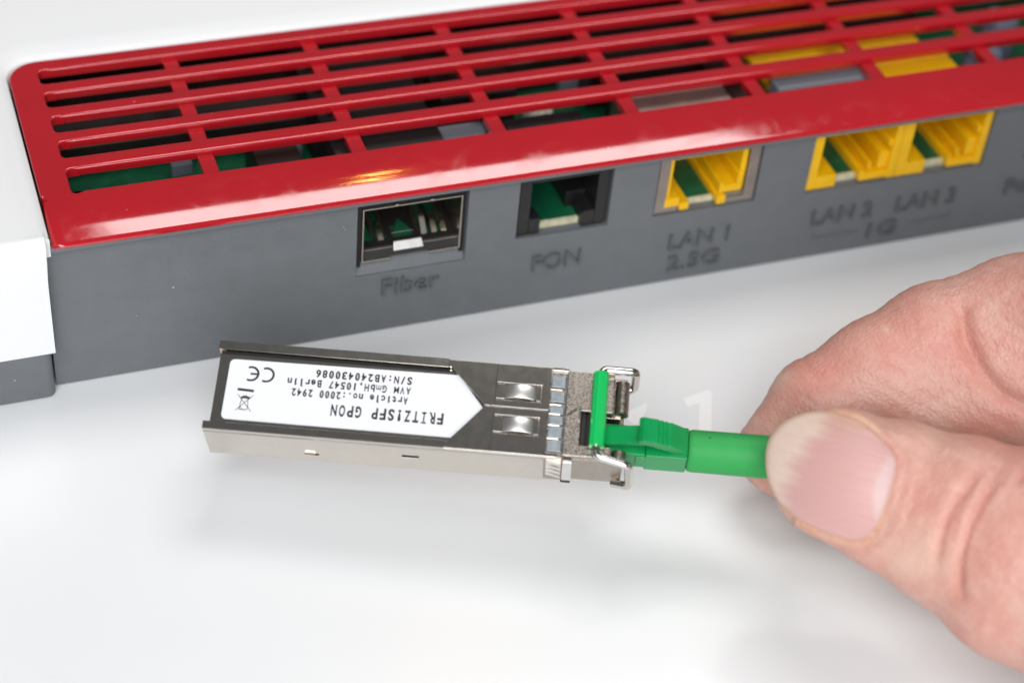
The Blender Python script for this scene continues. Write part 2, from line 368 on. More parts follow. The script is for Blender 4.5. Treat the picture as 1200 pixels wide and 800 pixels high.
MB().box(x0 + t, x1 - t, 24, 25, z0, z1 - t).box(x0 - 0.7, x1 + 0.5, 0.9, 44, z1 + 0.02, 23.28).box(x0 - 0.85, x0 - 0.02, 1.0, 44, 11, 23.2).box(x1 + .02, x1 + .6, 1.0, 44, 11, 23.2).build('cage_back_dark_fill', M_dark, cageo, smooth=0)  # cage end, plus dark blocks added round it as shaded gaps

# --- phone socket
ps = MB()
ps.box(63.65, 65.4, 0.5, 14, 12.85, 23.2).box(75.3, 77.0, 0.5, 14, 12.85, 23.2).box(65.4, 75.3, 0.5, 14, 21.9, 23.2)
ps.box(65.4, 67.1, 0.5, 3.2, 12.85, 15.6).box(73.4, 75.3, 0.5, 10, 12.85, 15.6).box(65.4, 75.3, 13.2, 14, 12.85, 21.9)
ps.box(72.4, 75.3, 4.5, 12.5, 12.9, 16.2).box(65.41, 66.0, 2.2, 10, 15.61, 21.9)
psr = ps.build('phone_socket', M_black, router, bevel=0.14)

# --- network jacks
def jack(x, housing_mat, flip=0, front=0.4):
    """yellow jack whose opening starts at x (left edge of the housing), 14.9 wide"""
    j = MB()
    xa, xb, zt = x + 1.7, x + 13.6, 22.35
    j.box(x, xa, front, 17, 12.85, 22.85).box(xb, x + 14.85, front, 17, 12.85, 22.85)     # side walls
    j.box(xa, xb, front, 17, zt, 22.85)                                                   # roof
    j.box(xa - 0.9, xa, front - 0.004, 0.9, 20.1, 22.3)
    j.box(xa, x + 5.0, front, 12, 12.85, 15.1)                                            # left shelf
    j.box(x + 9.5, xb, front, 12, 13.1, 14.2)                                             # right shelf
    j.box(x + 8.9, x + 9.5, front, 12, 13.1, 14.9)
    j.box(x + 10.4, x + 11.0, front + 0.6, 12, 14.4, 15.9)
    j.box(x + 12.0, xb, front + 0.6, 12, 14.4, 17.4)
    j.box(xb - 0.6, xb, front + 0.3, 12, 18.6, 19.8)
    j.box(xa, xb, 12, 17, 12.85, 22.3)
    return j
lan = MB()
jack_objs = []
for x in (108.8, 123.75):
    o = jack(x, M_yellow).build('network_socket', M_yellow, router, bevel=0.16); jack_objs.append(o)
    for k in range(8):
        MB().add([(x + 3.0 + k*1.15, 5, 22.1), (x + 3.35 + k*1.15, 5, 22.1), (x + 3.35 + k*1.15, 11, 19.6), (x + 3.0 + k*1.15, 11, 19.6)], [(0,1,2,3)]).build('contact', M_gold, o, smooth=0)
MB().box(109.2, 138.3, 17.02, 28.5, 12.4, 20.6).build('socket_rear_body', M_yellow, router, bevel=0.3)
o1 = MB()
xx = 85.0
o1.box(xx + 1.1, xx + 1.9, 0.75, 16, 14.5, 22.4).box(xx + 12.6, xx + 13.5, 0.75, 16, 15.0, 22.4)
o1.box(xx + 0.95, xx + 3.4, 0.28, 12, 13.95, 15.5).box(xx + 3.4, xx + 4.9, 0.05, 12, 13.3, 14.6)
o1.box(xx + 9.3, xx + 10.7, 0.05, 12, 13.3, 14.7).box(xx + 10.1, xx + 13.2, 0.6, 12, 14.9, 16.1)
o1.box(xx + 12.3, xx + 13.25, 0.5, 12, 16.1, 18.0).box(xx + 9.7, xx + 10.4, 0.6, 12, 14.75, 16.6)
o1.box(xx + 1.1, xx + 13.5, 12, 16, 13.3, 22.4).box(xx + 1.9, xx + 12.6, 0.75, 16, 22.0, 22.6)
sock1 = o1.build('network_socket', M_yellow, router, bevel=0.14)
sock1['label'] = 'yellow network socket inside a bare metal shield'
sh = MB()
sh.sheet([84.55, 86.15, 88.2, 94.4, 98.55, 100.2], [13.15, 14.15, 15.0, 22.5, 23.2], 0.3, 0.6,
         lambda x, z: (86.15 < x < 98.55 and 14.15 < z < 22.5) or (88.2 < x < 94.4 and z < 14.2) , axis=1)
sh.box(84.55, 84.8, 0.6, 19, 13.15, 23.2).box(99.95, 100.2, 0.6, 19, 13.15, 23.2).box(84.8, 99.95, 0.6, 19, 22.95, 23.2)
sh.build('metal_shield', M_shield, sock1, bevel=0.06)
MB().box(146.3, 157.8, 0.5, 12, 12.8, 14.2).box(146.3, 148, 0.5, 12, 14.2, 23.2).box(156, 157.8, 0.5, 12, 14.2, 23.2).box(148, 156, 8, 12, 14.2, 23.2).build('power_socket', M_black, router, bevel=0.14)

# --- red vent grille
grille = bpy.data.objects.new('vent_grille', None)
def lipz(y):
    if y >= PY0: return 26.0
    t = (PY0 - y) / (PY0 + 1.0)
    return 26.0 - 8.8 * (0.04 * t + 0.25 * t ** 2.3 / 2.3) - 0.15 * max(0, (t - 0.975) / 0.025) ** 2
XE = XR - 3
frame = MB()
ring = [(0.0, PY0)]
ring += [(-0.0, 20)] + arc(4.2, PYB - 4.2, 4.2, 180, 90, 10)
ring += [(XE, PYB), (XE, 36.1)]
# inner boundary: back strip underside edge from right to left, with the rounded slot ends
def slot_end(yn, yf):
    r = 0.75
    return [(6.0, yf)] + arc(4.05 + r, yf - r, r, 90, 180, 4) + arc(4.05 + r, yn + r, r, 180, 270, 4) + [(6.0, yn)]
for yn, yf in reversed(SLOT):
    ring += slot_end(yn, yf)
ring = ring[:-1] + [(6.0, PY0)]
frame.prism([(x, y) for x, y in ring], 24.45, 26.0)
frame.v = frame.v
fr_top = MB()
xl = [0.0, 0.12, 0.35, 0.8, 1.6, 3.2, 6.0, 15, 30, 50, 70, 90, 110, 130, 150, XE]
def side(x): return 0.55 * max(0, 1 - x / 0.9) ** 2
yl = [PY0 - (PY0 + 1.0) * i / 26 for i in range(27)]
rows = [[(x, y + (0.5 * max(0, 1 - x/1.6) ** 2 if y < 0 else 0), lipz(y) - side(x)) for x in xl] for y in yl]
rows.append([(x, -1.0 + 0.5 * max(0, 1 - x/1.6) ** 2, 24.2 - side(x)) for x in xl])
rows.append([(x, -0.6 + 0.5 * max(0, 1 - x/1.6) ** 2, 24.18 - side(x)) for x in xl])
rows.append([(x, PY0 - 0.3, 23.97) for x in xl]); rows.append([(x, PY0, 25.96) for x in xl])
fr_top.grid(rows)
fr_top.add([r[0] for r in rows], [tuple(range(len(rows)))])
fr_top.grid([[(x, y, lipz(y) + 0.004) for x in (0.33, 2, 3.9)] for y in (7.0, 7.3, 7.6, PY0, 8.2)])
fo = frame.build('vent_grille', M_red, router, bevel=0.3, seg=3)
fr_top.build('front_lip', M_red, fo, smooth=50)
def barprof(y0, y1):
    r = 0.34
    return arc(y1 - r, 25.994 - r, r, 0, 90, 3) + arc(y0 + r, 25.994 - r, r, 90, 180, 3) + [(y0 + 0.3, 24.5), (y1 - 0.3, 24.5)]
for i in range(4):
    y0, y1 = SLOT[i][1], SLOT[i+1][0]
    MB().prism(barprof(y0, y1), 5.5, XE, axis=0).build('slat', M_red, fo)
ribx = [22.6, 42.95, 63.15, 83.3, 103.25, 122.95, 142.4, 161.5]
for yn, yf in SLOT:
    base_r = None
    for rx in ribx:
        if base_r is None:
            base_r = MB().box(-1.05, 1.05, yn - 0.1, yf + 0.1, 24.0, 25.15).build('cross_rib', M_red, fo, bevel=0.08); r = base_r
        else: r = copy_part(base_r, fo)
        r.location = Vector((rx, 0, 0)) * U
bpy.data.objects.remove(grille)

# ------------------------------------------------------------------ optical module
mod = thing('optical_module', 'silver metal plug-in transceiver with white label and green pull sleeve, before the router', 'transceiver')
Rm = [[0.9151706819344657, 0.3592193109414227, -0.18282261778667983], [-0.4011334105218263, 0.8560727672092977, -0.32593159436566366], [0.03942854157501777, 0.3716192996729113, 0.9275475654756914]]
Mm = Matrix([[*Rm[0], 14.98221 * U], [*Rm[1], -24.16686 * U], [*Rm[2], 6.72112 * U], [0, 0, 0, 1]])
mod.matrix_world = Mm
KU = K * U
def mb_build(mb, name, m, parent=mod, **kw): return mb.build(name, m, parent, scale=KU, **kw)
Wd, Hh = 12.9, 8.5
mb_build(MB().box(0.35, 48, 0.5, 12.4, 0.3, 7.55), 'core', M_dark, smooth=0)
# side wall facing the viewer, with its two small windows
sw = MB().sheet([-0.6, 12.8, 14.8, 26.3, 28.6, 45.6], [0.1, 2.0, 2.7, 4.0, 4.75, 7.7], 0.0, 0.28,
    lambda x, z: (12.8 < x < 14.8 and 2.0 < z < 2.7) or (26.3 < x < 28.6 and 4.0 < z < 4.75), axis=1)
shell = mb_build(sw, 'shell', M_nickel, bevel=0.03)
mb_build(MB().box(-0.3, 45.6, 12.62, 12.9, 0.1, 7.7), 'side_wall', M_nickel, shell)
mb_build(MB().box(-0.3, 47.8, 0.3, 12.6, 0.0, 0.28), 'bottom_wall', M_nickel, shell)
mb_build(MB().add([(12.8, -0.05, 2.75), (14.4, -0.05, 2.75), (14.2, -0.35, 2.9), (13.0, -0.35, 2.9)], [(0,1,2,3)]), 'window_flap', M_nickel, shell)
# rails folded in over the label bed
def rail(v0, v1, u0, u1, lip):
    p = [(v0, 7.4), (v0, 8.43), (v0 + 0.05, 8.48), (v1 - 0.04, 8.5), (v1, 8.47), (v1, 8.39), (v0 + 0.35, 8.36), (v0 + 0.35, 7.4)]
    if lip: p = [(v0 + v1 - a, b) for a, b in p]
    return MB().prism(p, u0, u1, axis=0)
mb_build(rail(0.0, 1.12, -0.6, 32.0, 0), 'rail', M_nickel, shell, smooth=0)
mb_build(rail(11.95, 13.25, -0.1, 31.6, 1), 'rail', M_nickel, shell, smooth=0)
# bed under the label
mb_build(MB().prism([(0.15, 0.5), (38.5, 0.5), (38.5, 12.4), (0.15, 12.4)], 7.5, 7.85), 'label_bed', M_nickel, shell, bevel=0.08)
# top cover: two halves with a V notch, each with its U cut
def cover(sgn):
    c = MB()
    e0, mid = (13.1, 6.72) if sgn > 0 else (0.0, 6.60)
    vv = (lambda a: a) 
    if sgn > 0: poly = [(31.6, 13.1), (38.3, 13.1), (38.3, mid), (37.05, mid), (32.0, 12.0), (31.6, 12.0)]
    else: poly = [(32.0, 0.0), (38.3, 0.0), (38.3, mid), (37.05, mid), (32.4, 0.95), (32.0, 0.95)]
    c.prism(poly, 8.15, 8.5)
    if sgn > 0: ys = [mid, 7.72, 7.9, 10.12, 10.3, 13.1]
    else: ys = [0.0, 2.78, 2.96, 5.28, 5.46, mid]
    a, b, cc, d = ys[1], ys[2], ys[3], ys[4]
    xs_ = [38.3, 38.5, 39.7, 43.9, 44.45, 44.6, 45.7]
    def hole(x, y):
        if not (a < y < d) or x < 38.5 or x > 44.6: return False
        if y < b or y > cc or x > 44.45: return True
        return 39.7 < x < 43.9
    c.sheet(xs_, ys, 8.15, 8.5, hole)
    # folded side skirt
    if sgn > 0: c.box(31.6, 45.7, 13.1 - 0.3, 13.1, 7.4, 8.14)
    else: c.box(32.0, 45.7, 0.0, 0.3, 7.4, 8.14)
    o = mb_build(c, 'top_cover', M_nickel, shell, bevel=0.05)
    st = MB(); rows = []
    for i in range(13):
        tt = i / 12; u_ = 39.7 + 4.2 * tt; h = 8.42 + 0.62 * math.sin(PI * tt) ** 0.8
        rows.append([(u_, b + 0.05, h - 0.06), (u_, b + 0.2, h), (u_, cc - 0.2, h), (u_, cc - 0.05, h - 0.06)])
    st.grid(rows)
    so = mb_build(st, 'spring_strip', M_strip, shell, smooth=60)
    md = so.modifiers.new('thick', 'SOLIDIFY'); md.thickness = 0.2 * KU
cover(1); cover(-1)
mb_build(MB().box(37.6, 45.6, 0.4, 12.6, 7.56, 8.02), 'spring_bed', M_cast, shell)
mb_build(MB().box(37.2, 47.6, 6.61, 6.71, 8.03, 8.3), 'centre_slit_shade', M_dark, shell, smooth=0)  # dark strip set in the slit, its shade put into the colour
mb_build(MB().box(0.3, 31.8, 11.45, 11.9, 7.86, 7.9).box(0.3, 32.2, 1.12, 1.4, 7.86, 7.9), 'rail_gap_shade', M_dark, shell, smooth=0)  # dark plates along both rails stand in for the shaded gaps
# spring collar: six tabs on top, slanted fingers on the side
for i, (a, b) in enumerate([(0.75, 2.35), (2.75, 4.3), (4.7, 5.95), (6.25, 7.35), (8.0, 9.6), (10.2, 12.0)]):
    tabm = MB().add([(45.85, a, 8.45), (47.7, a, 8.62), (47.7, b, 8.62), (45.85, b, 8.45), (45.85, a, 8.2), (47.9, a, 8.2), (47.9, b, 8.2), (45.85, b, 8.2)],
        [(0,1,2,3), (4,7,6,5), (0,4,5,1), (1,5,6,2), (2,6,7,3), (3,7,4,0)])
    mb_build(tabm, 'collar_tab', M_tab, shell, bevel=0.08)
    if i < 5: mb_build(MB().tube([(45.8, b + 0.2, 8.42), (47.3, b + 0.2, 8.42)], 0.13, 6), 'collar_rib', M_wire, shell)
mb_build(MB().box(45.6, 48.0, 0.15, 12.75, 0.2, 8.0), 'collar_bed', M_cast, shell, bevel=0.05)
mb_build(MB().box(45.8, 48.1, 12.75, 13.25, 8.1, 8.45).box(45.9, 47.6, 12.95, 13.45, 7.6, 8.1), 'collar_edge', M_wire, shell, bevel=0.1)
mb_build(MB().box(45.2, 47.2, -0.1, 0.55, 8.05, 8.5), 'collar_edge', M_wire, shell, bevel=0.1)
for i in range(4):
    z = 7.0 - i * 1.35
    mb_build(MB().add([(45.9, -0.02, z), (47.9, -0.38, z - 0.35), (47.9, -0.38, z - 0.95), (45.9, -0.02, z - 0.75), (45.9, 0.15, z), (47.9, 0.15, z - 0.35), (47.9, 0.15, z - 0.95), (45.9, 0.15, z - 0.75)],
        [(0,1,2,3), (0,4,5,1), (3,2,6,7), (1,5,6,2)]), 'collar_finger', M_strip, shell)
mb_build(MB().box(48.1, 49.4, -0.35, 0.1, 1.2, 7.6), 'collar_clip', M_strip, shell, bevel=0.12)
mb_build(MB().box(48.0, 49.35, -0.38, -0.02, 0.55, 1.4), 'clip_foot', M_dark, shell, bevel=0.1)
# cast head
hd = MB()
hd.sheet([48.0, 50.15, 54.35], [0.35, 1.95, 7.05, 12.85], 7.3, 8.42, lambda x, y: x > 50.15 and 1.95 < y < 7.05)
head = mb_build(hd, 'head', M_cast, bevel=0.1)
hb = MB().box(48.0, 56.2, 0.35, 0.75, 0.35, 7.3).box(48.0, 56.2, 12.4, 12.8, 0.35, 7.3).box(48.0, 56.2, 0.75, 12.4, 0.2, 0.6).box(50, 55.6, 7.05, 12.4, 0.6, 6.6).box(48.0, 49.9, 0.75, 12.4, 0.6, 7.2)
hb.box(54.35, 56.2, 0.4, 1.2, 6.0, 7.2)
mb_build(hb, 'head_body', M_cast, head, bevel=0.1)
for va, vb in ((7.3, 12.1), (0.75, 1.85)):
    mb_build(MB().tube([(55.6, va, 7.25), (55.6, vb, 7.25)], 0.95, 20), 'front_bar', M_cast, head)
    mb_build(MB().box(54.2, 54.5, va, vb, 7.2, 8.3), 'bar_ridge', M_cast, head, bevel=0.08)
mb_build(MB().tube([(48.3, 6.3, 8.45), (50.0, 7.6, 8.5)], 0.14, 6).tube([(50.0, 7.7, 8.45), (49.9, 5.6, 8.45)], 0.1, 6), 'moulded_mark', M_wire, head)
mb_build(MB().box(50.2, 50.9, 2.0, 7.0, 4.0, 7.6).box(50.9, 52.2, 2.0, 7.0, 4.0, 7.5), 'receptacle_rib', M_dark, head, bevel=0.1)
# wire bail with its green sleeve
def rnd(path, r=1.0, n=5):
    P = [Vector(p) for p in path]; out = [P[0]]
    for i in range(1, len(P) - 1):
        a = P[i] + (P[i-1] - P[i]).normalized() * r; b = P[i] + (P[i+1] - P[i]).normalized() * r
        for k in range(n + 1):
            t = k / n; out.append(a * (1-t)**2 + P[i] * 2*t*(1-t) + b * t*t)
    out.append(P[-1]); return out
bail = MB().tube(rnd([(55.2, 12.2, 3.6), (57.3, 13.2, 3.7), (57.2, 13.2, 8.9), (52.6, 13.0, 9.35), (52.5, 11.5, 9.45), (52.4, 0.9, 9.45), (52.5, 0.2, 9.35), (56.9, -0.55, 8.8), (57.4, -0.6, 1.7), (55.0, 0.0, 1.0)], 0.75), 0.58, 14)
bo = mb_build(bail, 'wire_bail', M_wire, smooth=60)
slv = []
for k in range(40):
    a = 2*PI*k/40; slv.append((52.45 + (1.0 + (0.05 if k % 4 < 2 else -0.03)) * math.cos(a), 9.45 + (1.0 + (0.05 if k % 4 < 2 else -0.03)) * math.sin(a)))
mb_build(MB().prism(slv, 1.5, 12.35, axis=1), 'pull_sleeve', M_sleeve, bo, smooth=30, bevel=0.0)
# label
lab = [(1.65 + 0.7, 10.9), ] 
pts = arc(2.3, 10.15, 0.65, 90, 180, 4) + arc(2.25, 2.5, 0.65, 180, 270, 4) + [(33.0, 1.8), (36.75, 6.55), (33.1, 11.1), (32.8, 11.1)]
lo = mb_build(MB().prism(pts, 7.87, 7.93), 'label', M_label, mod, smooth=0)
ZL = 7.932
def put_text(txt, u0, v0, cap, pitch, bold=0.0, name='printed_text', slope=0.0):
    mb = text_mb(txt, cap, 1.0, pitch, 0.01, bold=bold, res=4)
    mb.v = [(u0 - x, v0 - y + slope * x, ZL + 0.012 + z) for x, y, z in mb.v]
    mb_build(mb, name, M_ink, lo, smooth=0)
put_text('FRITZ!SFP GPON', 31.75, 5.15, 1.66, 1.115, 0.07)
put_text('Article no.:2000 2942', 26.6, 7.1, 1.08, 0.765, 0.045)
put_text('AVM GmbH,10547 Berlin', 26.85, 8.62, 1.08, 0.815, 0.045)
put_text('S/N:AB240430086', 26.9, 10.15, 1.12, 0.895, 0.05)
def band(mb, P, w):
    for i in range(len(P) - 1):
        a, b = Vector((*P[i], 0)), Vector((*P[i+1], 0)); d = (b - a).normalized(); n = Vector((-d.y, d.x, 0)) * w / 2
        a2, b2 = a - d * w * 0.12, b + d * w * 0.12
        mb.add([(*(q.xy), ZL + 0.012 + 0.004 * (i % 3)) for q in (a2 - n, b2 - n, b2 + n, a2 + n)], [(0, 1, 2, 3)])
ce = MB()
def T(u0, v0, pts): return [(u0 - x, v0 - y) for x, y in pts]
band(ce, T(7.0, 9.35, arc(0, 0, 1.0, 65, 295, 14)), 0.3)
band(ce, T(4.9, 9.35, arc(0, 0, 1.0, 65, 295, 14)), 0.3)
band(ce, T(4.9, 9.35, [(-0.9, 0), (0.05, 0)]), 0.28)
ce.v = [(u - 0.15, v - 0.55, z) for u, v, z in ce.v]
mb_build(ce, 'conformity_mark', M_ink, lo, smooth=0)
bn = MB()
band(bn, [(3.3, 6.35), (5.45, 6.25)], 0.38)
B = lambda pts: T(4.45, 4.35, pts)
band(bn, B([(-0.5, 0.95), (0.62, 0.95)]), 0.12); band(bn, B([(-0.55, 0.85), (-0.42, -0.75)]), 0.09); band(bn, B([(0.6, 0.85), (0.42, -0.75)]), 0.09)
band(bn, B([(-0.42, -0.8), (0.42, -0.8)]), 0.22); band(bn, B(arc(0, -0.5, 0.55, 200, 340, 6)), 0.2)
band(bn, B([(-1.05, 1.15), (1.05, -1.25)]), 0.09); band(bn, B([(1.05, 1.15), (-1.05, -1.25)]), 0.09)
band(bn, B([(-0.7, -0.75), (-0.45, -0.95)]), 0.2); band(bn, B(arc(0.45, 0.8, 0.16, 0, 360, 10)), 0.07)
mb_build(bn, 'waste_bin_mark', M_ink, lo, smooth=0)

# ------------------------------------------------------------------ fibre cable with connector
cab = thing('fibre_cable', 'green fibre optic cable with latched connector plugged into the silver module', 'cable')
cab.matrix_world = Mm
vc, wc = 4.3, 4.25
cm = MB().prism([(59.2, vc - 2.35), (64.9, vc - 2.35), (64.9, vc + 2.35), (59.2, vc + 2.35)], wc - 2.35, wc + 2.35)
conn = mb_build(cm, 'connector_body', M_conn, cab, bevel=0.18)
mb_build(MB().box(50.3, 59.2, vc - 2.15, vc + 2.15, wc - 2.1, wc + 2.1), 'connector_nose', M_conn, conn, bevel=0.15)
mb_build(MB().box(57.9, 59.3, vc - 2.45, vc - 1.6, wc - 1.0, wc + 1.9), 'nose_collar', M_conn, conn, bevel=0.12)
# latch arm rising towards the trigger
rows = []
for u_, w_ in ((50.6, 6.6), (52.5, 7.0), (55, 7.6), (57.5, 8.3), (60.3, 8.85)):
    rows.append([(u_, vc - 1.35, w_ - 0.9), (u_, vc - 1.35, w_), (u_, vc + 1.35, w_), (u_, vc + 1.35, w_ - 0.9)])
la = MB().grid(rows, True); n_ = len(rows)
la.add(rows[0], [(0, 1, 2, 3)]); la.add(rows[-1], [(3, 2, 1, 0)])
mb_build(la, 'latch_arm', M_conn, conn, bevel=0.1)
tp = [(58.2, 9.0), (58.0, 9.9), (58.6, 10.4), (59.4, 10.15), (60.6, 9.95), (60.7, 9.6), (61.2, 9.75), (61.3, 9.35), (61.8, 9.5), (61.9, 9.1), (62.4, 9.2), (64.85, 7.4), (64.85, 6.6), (63.2, 6.6), (59.5, 8.7)]
mb_build(MB().prism([(a, b) for a, b in tp], vc - 1.75, vc + 1.75, axis=1), 'latch_trigger', M_conn, conn, bevel=0.1)
# boot, then the thinner cable running on through the hand
mb_build(MB().tube([(64.95, vc, wc), (65.1, vc, wc), (65.6, vc, wc), (76, vc, wc), (84, vc, wc), (85, vc, wc)], [2.6, 2.8, 2.92, 2.95, 2.9, 2.4], 40), 'boot', M_boot, cab, smooth=50)
cp = []
for i in range(24):
    t = i / 23; cp.append((84 + 70*t, vc - 14*t*t, wc - 4.2*t - 6*t*t + 1.2*math.sin(PI*t)))
mb_build(MB().tube(cp, 1.45, 20), 'cable', M_boot, cab, smooth=60)
mb_build(MB().box(67.6, 67.9, vc + 0.9, vc + 1.0, wc + 2.75, wc + 2.83), 'speck', M_ink, cab, smooth=0)

# ------------------------------------------------------------------ hand
def hand_field():
    R = np.array(cam_right); Uv = np.array(cam_up); F = np.array(cam_fwd)
    N0 = -F
    T_ = dict(
     thumb=([(80.7,-57.8,19.6),(82.9,-60.0,20.5),(87.7,-64.3,20.1),(93.2,-70.3,20.1),(98.4,-77.0,20.2),(107.5,-88.0,21.5),(118.0,-97.0,22.5),(133.0,-103.0,23.5)],
            [7.0,7.8,8.8,10.2,12.4,13.4,14.5,16.5],[5.0,6.0,6.9,8.2,9.6,11,13,15], N0),
     index=([(84.5,-44.9,8.1),(90.5,-43.0,12.9),(98.2,-42.4,16.3),(106.2,-42.1,20.0),(115.6,-44.8,24.2),(121.2,-50.0,29.9),(125,-58.6,34.5),(133.4,-71.7,38.7)],
            [6.2,7.3,7.8,8.2,8.7,9.3,9.6,11.5],[5.0,6.1,6.9,7.7,8.6,9.0,9.4,11], N0),
     middle=([(119.0,-62.3,11.4),(119.1,-52.2,11.0),(127.7,-43.9,18.3),(138.7,-52.7,26.9),(145.9,-70.3,33.2)],[7,7.8,8.6,9.2,11],[6.5,7.2,8.2,9,11],N0),
     ring=([(131.4,-72.8,9.8),(133.5,-60.4,10.0),(141.7,-52.8,17.7),(149.2,-61.9,25.7),(155.8,-77.6,29.2)],[6.6,7.4,8.2,8.8,10.5],[6.2,7,7.8,8.6,10],N0),
     little=([(144.3,-83.5,8.7),(146.1,-71.6,9.5),(153.8,-64.4,16.3),(160.7,-71.3,22.3),(164.5,-87.2,25.4)],[5.8,6.5,7.0,7.8,9.5],[5.5,6.2,6.8,7.6,9],N0),
     palm1=([(133.4,-71.7,37.7),(144,-95,32),(156,-118,29)],[12,15,17],[10,12,13],N0),
     palm2=([(145.9,-71,33),(154,-96,28),(163,-120,27)],[12,14,15],[10,12,12],N0),
     palm3=([(156,-78,29),(164,-100,24),(172,-124,25)],[12,14,16],[10,12,13],N0),
     wrist=([(160,-114,27),(182,-150,30),(215,-205,34)],[24,23,26],[14,15,18],N0),
     pad=([(102,-47,14.5),(112,-51,18),(122,-58,23)],[7,8.3,9],[6.5,8,9],N0),
     web=([(119,-60,31),(122,-76,27),(122,-92,23)],[6,9,10],[6,8,9],N0))
    segs = []
    for nm, (P, rw, rh, N) in T_.items():
        P = np.array(P, float)
        for i in range(len(P) - 1):
            segs.append((nm, P[i], P[i+1], rw[i], rw[i+1], rh[i], rh[i+1], N))
    return segs, R, Uv, F
SEGS, cR, cU, cF = hand_field()
def seg_d(X, A, B, w0, w1, h0, h1, N):
    ax = B - A; L = np.linalg.norm(ax); a = ax / L
    n = N - a * (N @ a); n = n / np.linalg.norm(n); b = np.cross(a, n)
    D = X - A; s = D @ a; t = np.clip(s / L, 0, 1)
    over = s - t * L
    w = w0 + (w1 - w0) * t; h = h0 + (h1 - h0) * t
    x = D @ b; y = D @ n
    q = np.sqrt((x / w) ** 2 + (y / h) ** 2 + (over / np.minimum(w, h) / 1.0) ** 2)
    m = np.minimum(w, h)
    g = np.sqrt(x*x + y*y + over*over) + 1e-6
    return g * (1 - 1 / np.maximum(q, 1e-4))
def smin(a, b, k):
    h = np.clip(0.5 + 0.5 * (b - a) / k, 0, 1)
    return b + (a - b) * h - k * h * (1 - h)
def field(X):
    groups = {}
    for nm, A, B, w0, w1, h0, h1, N in SEGS:
        d = seg_d(X, A, B, w0, w1, h0, h1, N)
        groups[nm] = d if nm not in groups else smin(groups[nm], d, 1.6)
    palm = groups['palm1']
    for k in ('palm2', 'palm3', 'wrist'): palm = smin(palm, groups[k], 7)
    web = smin(groups['web'], palm, 8)
    out = smin(palm, web, 5)
    out = smin(out, groups['thumb'], 2.2)
    fingers = None
    groups['index'] = smin(groups['index'], groups['pad'], 3.5)
    for k in ('index', 'middle', 'ring', 'little'):
        fingers = groups[k] if fingers is None else smin(fingers, groups[k], 0.7)
    return smin(out, fingers, 1.0)
def surface_nets(lo, hi, h):
    nx, ny, nz = [int(math.ceil((hi[i] - lo[i]) / h)) + 1 for i in range(3)]
    gx, gy, gz = [lo[i] + h * np.arange(n) for i, n in enumerate((nx, ny, nz))]
    Dv = np.empty((nx, ny, nz), np.float32)
    for i in range(0, nx, 12):
        X = np.stack(np.meshgrid(gx[i:i+12], gy, gz, indexing='ij'), -1)
        Dv[i:i+12] = field(X.reshape(-1, 3)).reshape(X.shape[:3])
    ins = Dv < 0
    c = np.zeros((nx-1, ny-1, nz-1), np.int8)
    for dx in (0, 1):
        for dy in (0, 1):
            for dz in (0, 1): c += ins[dx:nx-1+dx, dy:ny-1+dy, dz:nz-1+dz]
    cell = (c > 0) & (c < 8); idx = -np.ones(cell.shape, np.int64); ijk = np.argwhere(cell); idx[cell] = np.arange(len(ijk))
    acc = np.zeros((len(ijk), 3)); cnt = np.zeros(len(ijk))
    cor = [(a, b, d) for a in (0, 1) for b in (0, 1) for d in (0, 1)]
    for p in cor:
        for ax in range(3):
            if p[ax]: continue
            q = list(p); q[ax] = 1
            va = Dv[tuple((ijk + p).T)]; vb = Dv[tuple((ijk + q).T)]
            m = (va < 0) != (vb < 0); t = np.where(m, va / np.where(m, va - vb, 1), 0)
            pt = np.array(p, float) + 0 * acc; pt[:, ax] += t
            acc[m] += pt[m]; cnt[m] += 1
    V = (ijk + acc / cnt[:, None]) * h + np.array(lo)
    Fc = []
    for ax in range(3):
        o1, o2 = [(1, 2), (2, 0), (0, 1)][ax]
        sl = [slice(None)] * 3; sa = list(sl); sb = list(sl)
        sa[ax] = slice(0, -1); sb[ax] = slice(1, None)
        cr = ins[tuple(sa)] != ins[tuple(sb)]
        e = np.argwhere(cr)
        e = e[(e[:, o1] > 0) & (e[:, o2] > 0) & (e[:, o1] < Dv.shape[o1]-1) & (e[:, o2] < Dv.shape[o2]-1)]
        s = ins[tuple(e.T)]
        def at(d1, d2):
            q = e.copy(); q[:, o1] += d1; q[:, o2] += d2; return idx[tuple(q.T)]
        quad = np.stack([at(-1, -1), at(0, -1), at(0, 0), at(-1, 0)], 1)
        quad[~s] = quad[~s][:, ::-1]
        Fc.append(quad)
    return V, np.concatenate(Fc)
HV, HF = surface_nets((72, -205, -4), (225, -28, 56), 0.8)
def grad(X, e=0.15):
    return np.stack([(field(X + e * v) - field(X - e * v)) / (2 * e) for v in np.eye(3)], -1)
for _ in range(2):
    g = grad(HV); g2 = np.maximum((g * g).sum(1), 0.2)
    HV = HV - g * (field(HV) / g2)[:, None] * 0.8
def subdivide(V, F):
    E4 = np.concatenate([np.sort(F[:, [i, (i+1) % 4]], 1) for i in range(4)])
    uq, inv = np.unique(E4[:, 0] * len(V) + E4[:, 1], return_inverse=True)
    ea, eb = uq // len(V), uq % len(V)
    inv = inv.reshape(4, -1); n = len(V); m = len(uq)
    V2 = np.concatenate([V, (V[ea] + V[eb]) / 2, V[F].mean(1)])
    e = n + inv; c = n + m + np.arange(len(F))
    F2 = np.concatenate([np.stack([F[:, i], e[i], c, e[i-1]], 1) for i in range(4)])
    return V2, F2
HV, HF = subdivide(HV, HF)
g = grad(HV); g2 = np.maximum((g * g).sum(1), 0.2)
HV = HV - g * (field(HV) / g2)[:, None] * 0.8
HN = grad(HV, 0.25); HN /= np.linalg.norm(HN, axis=1)[:, None]
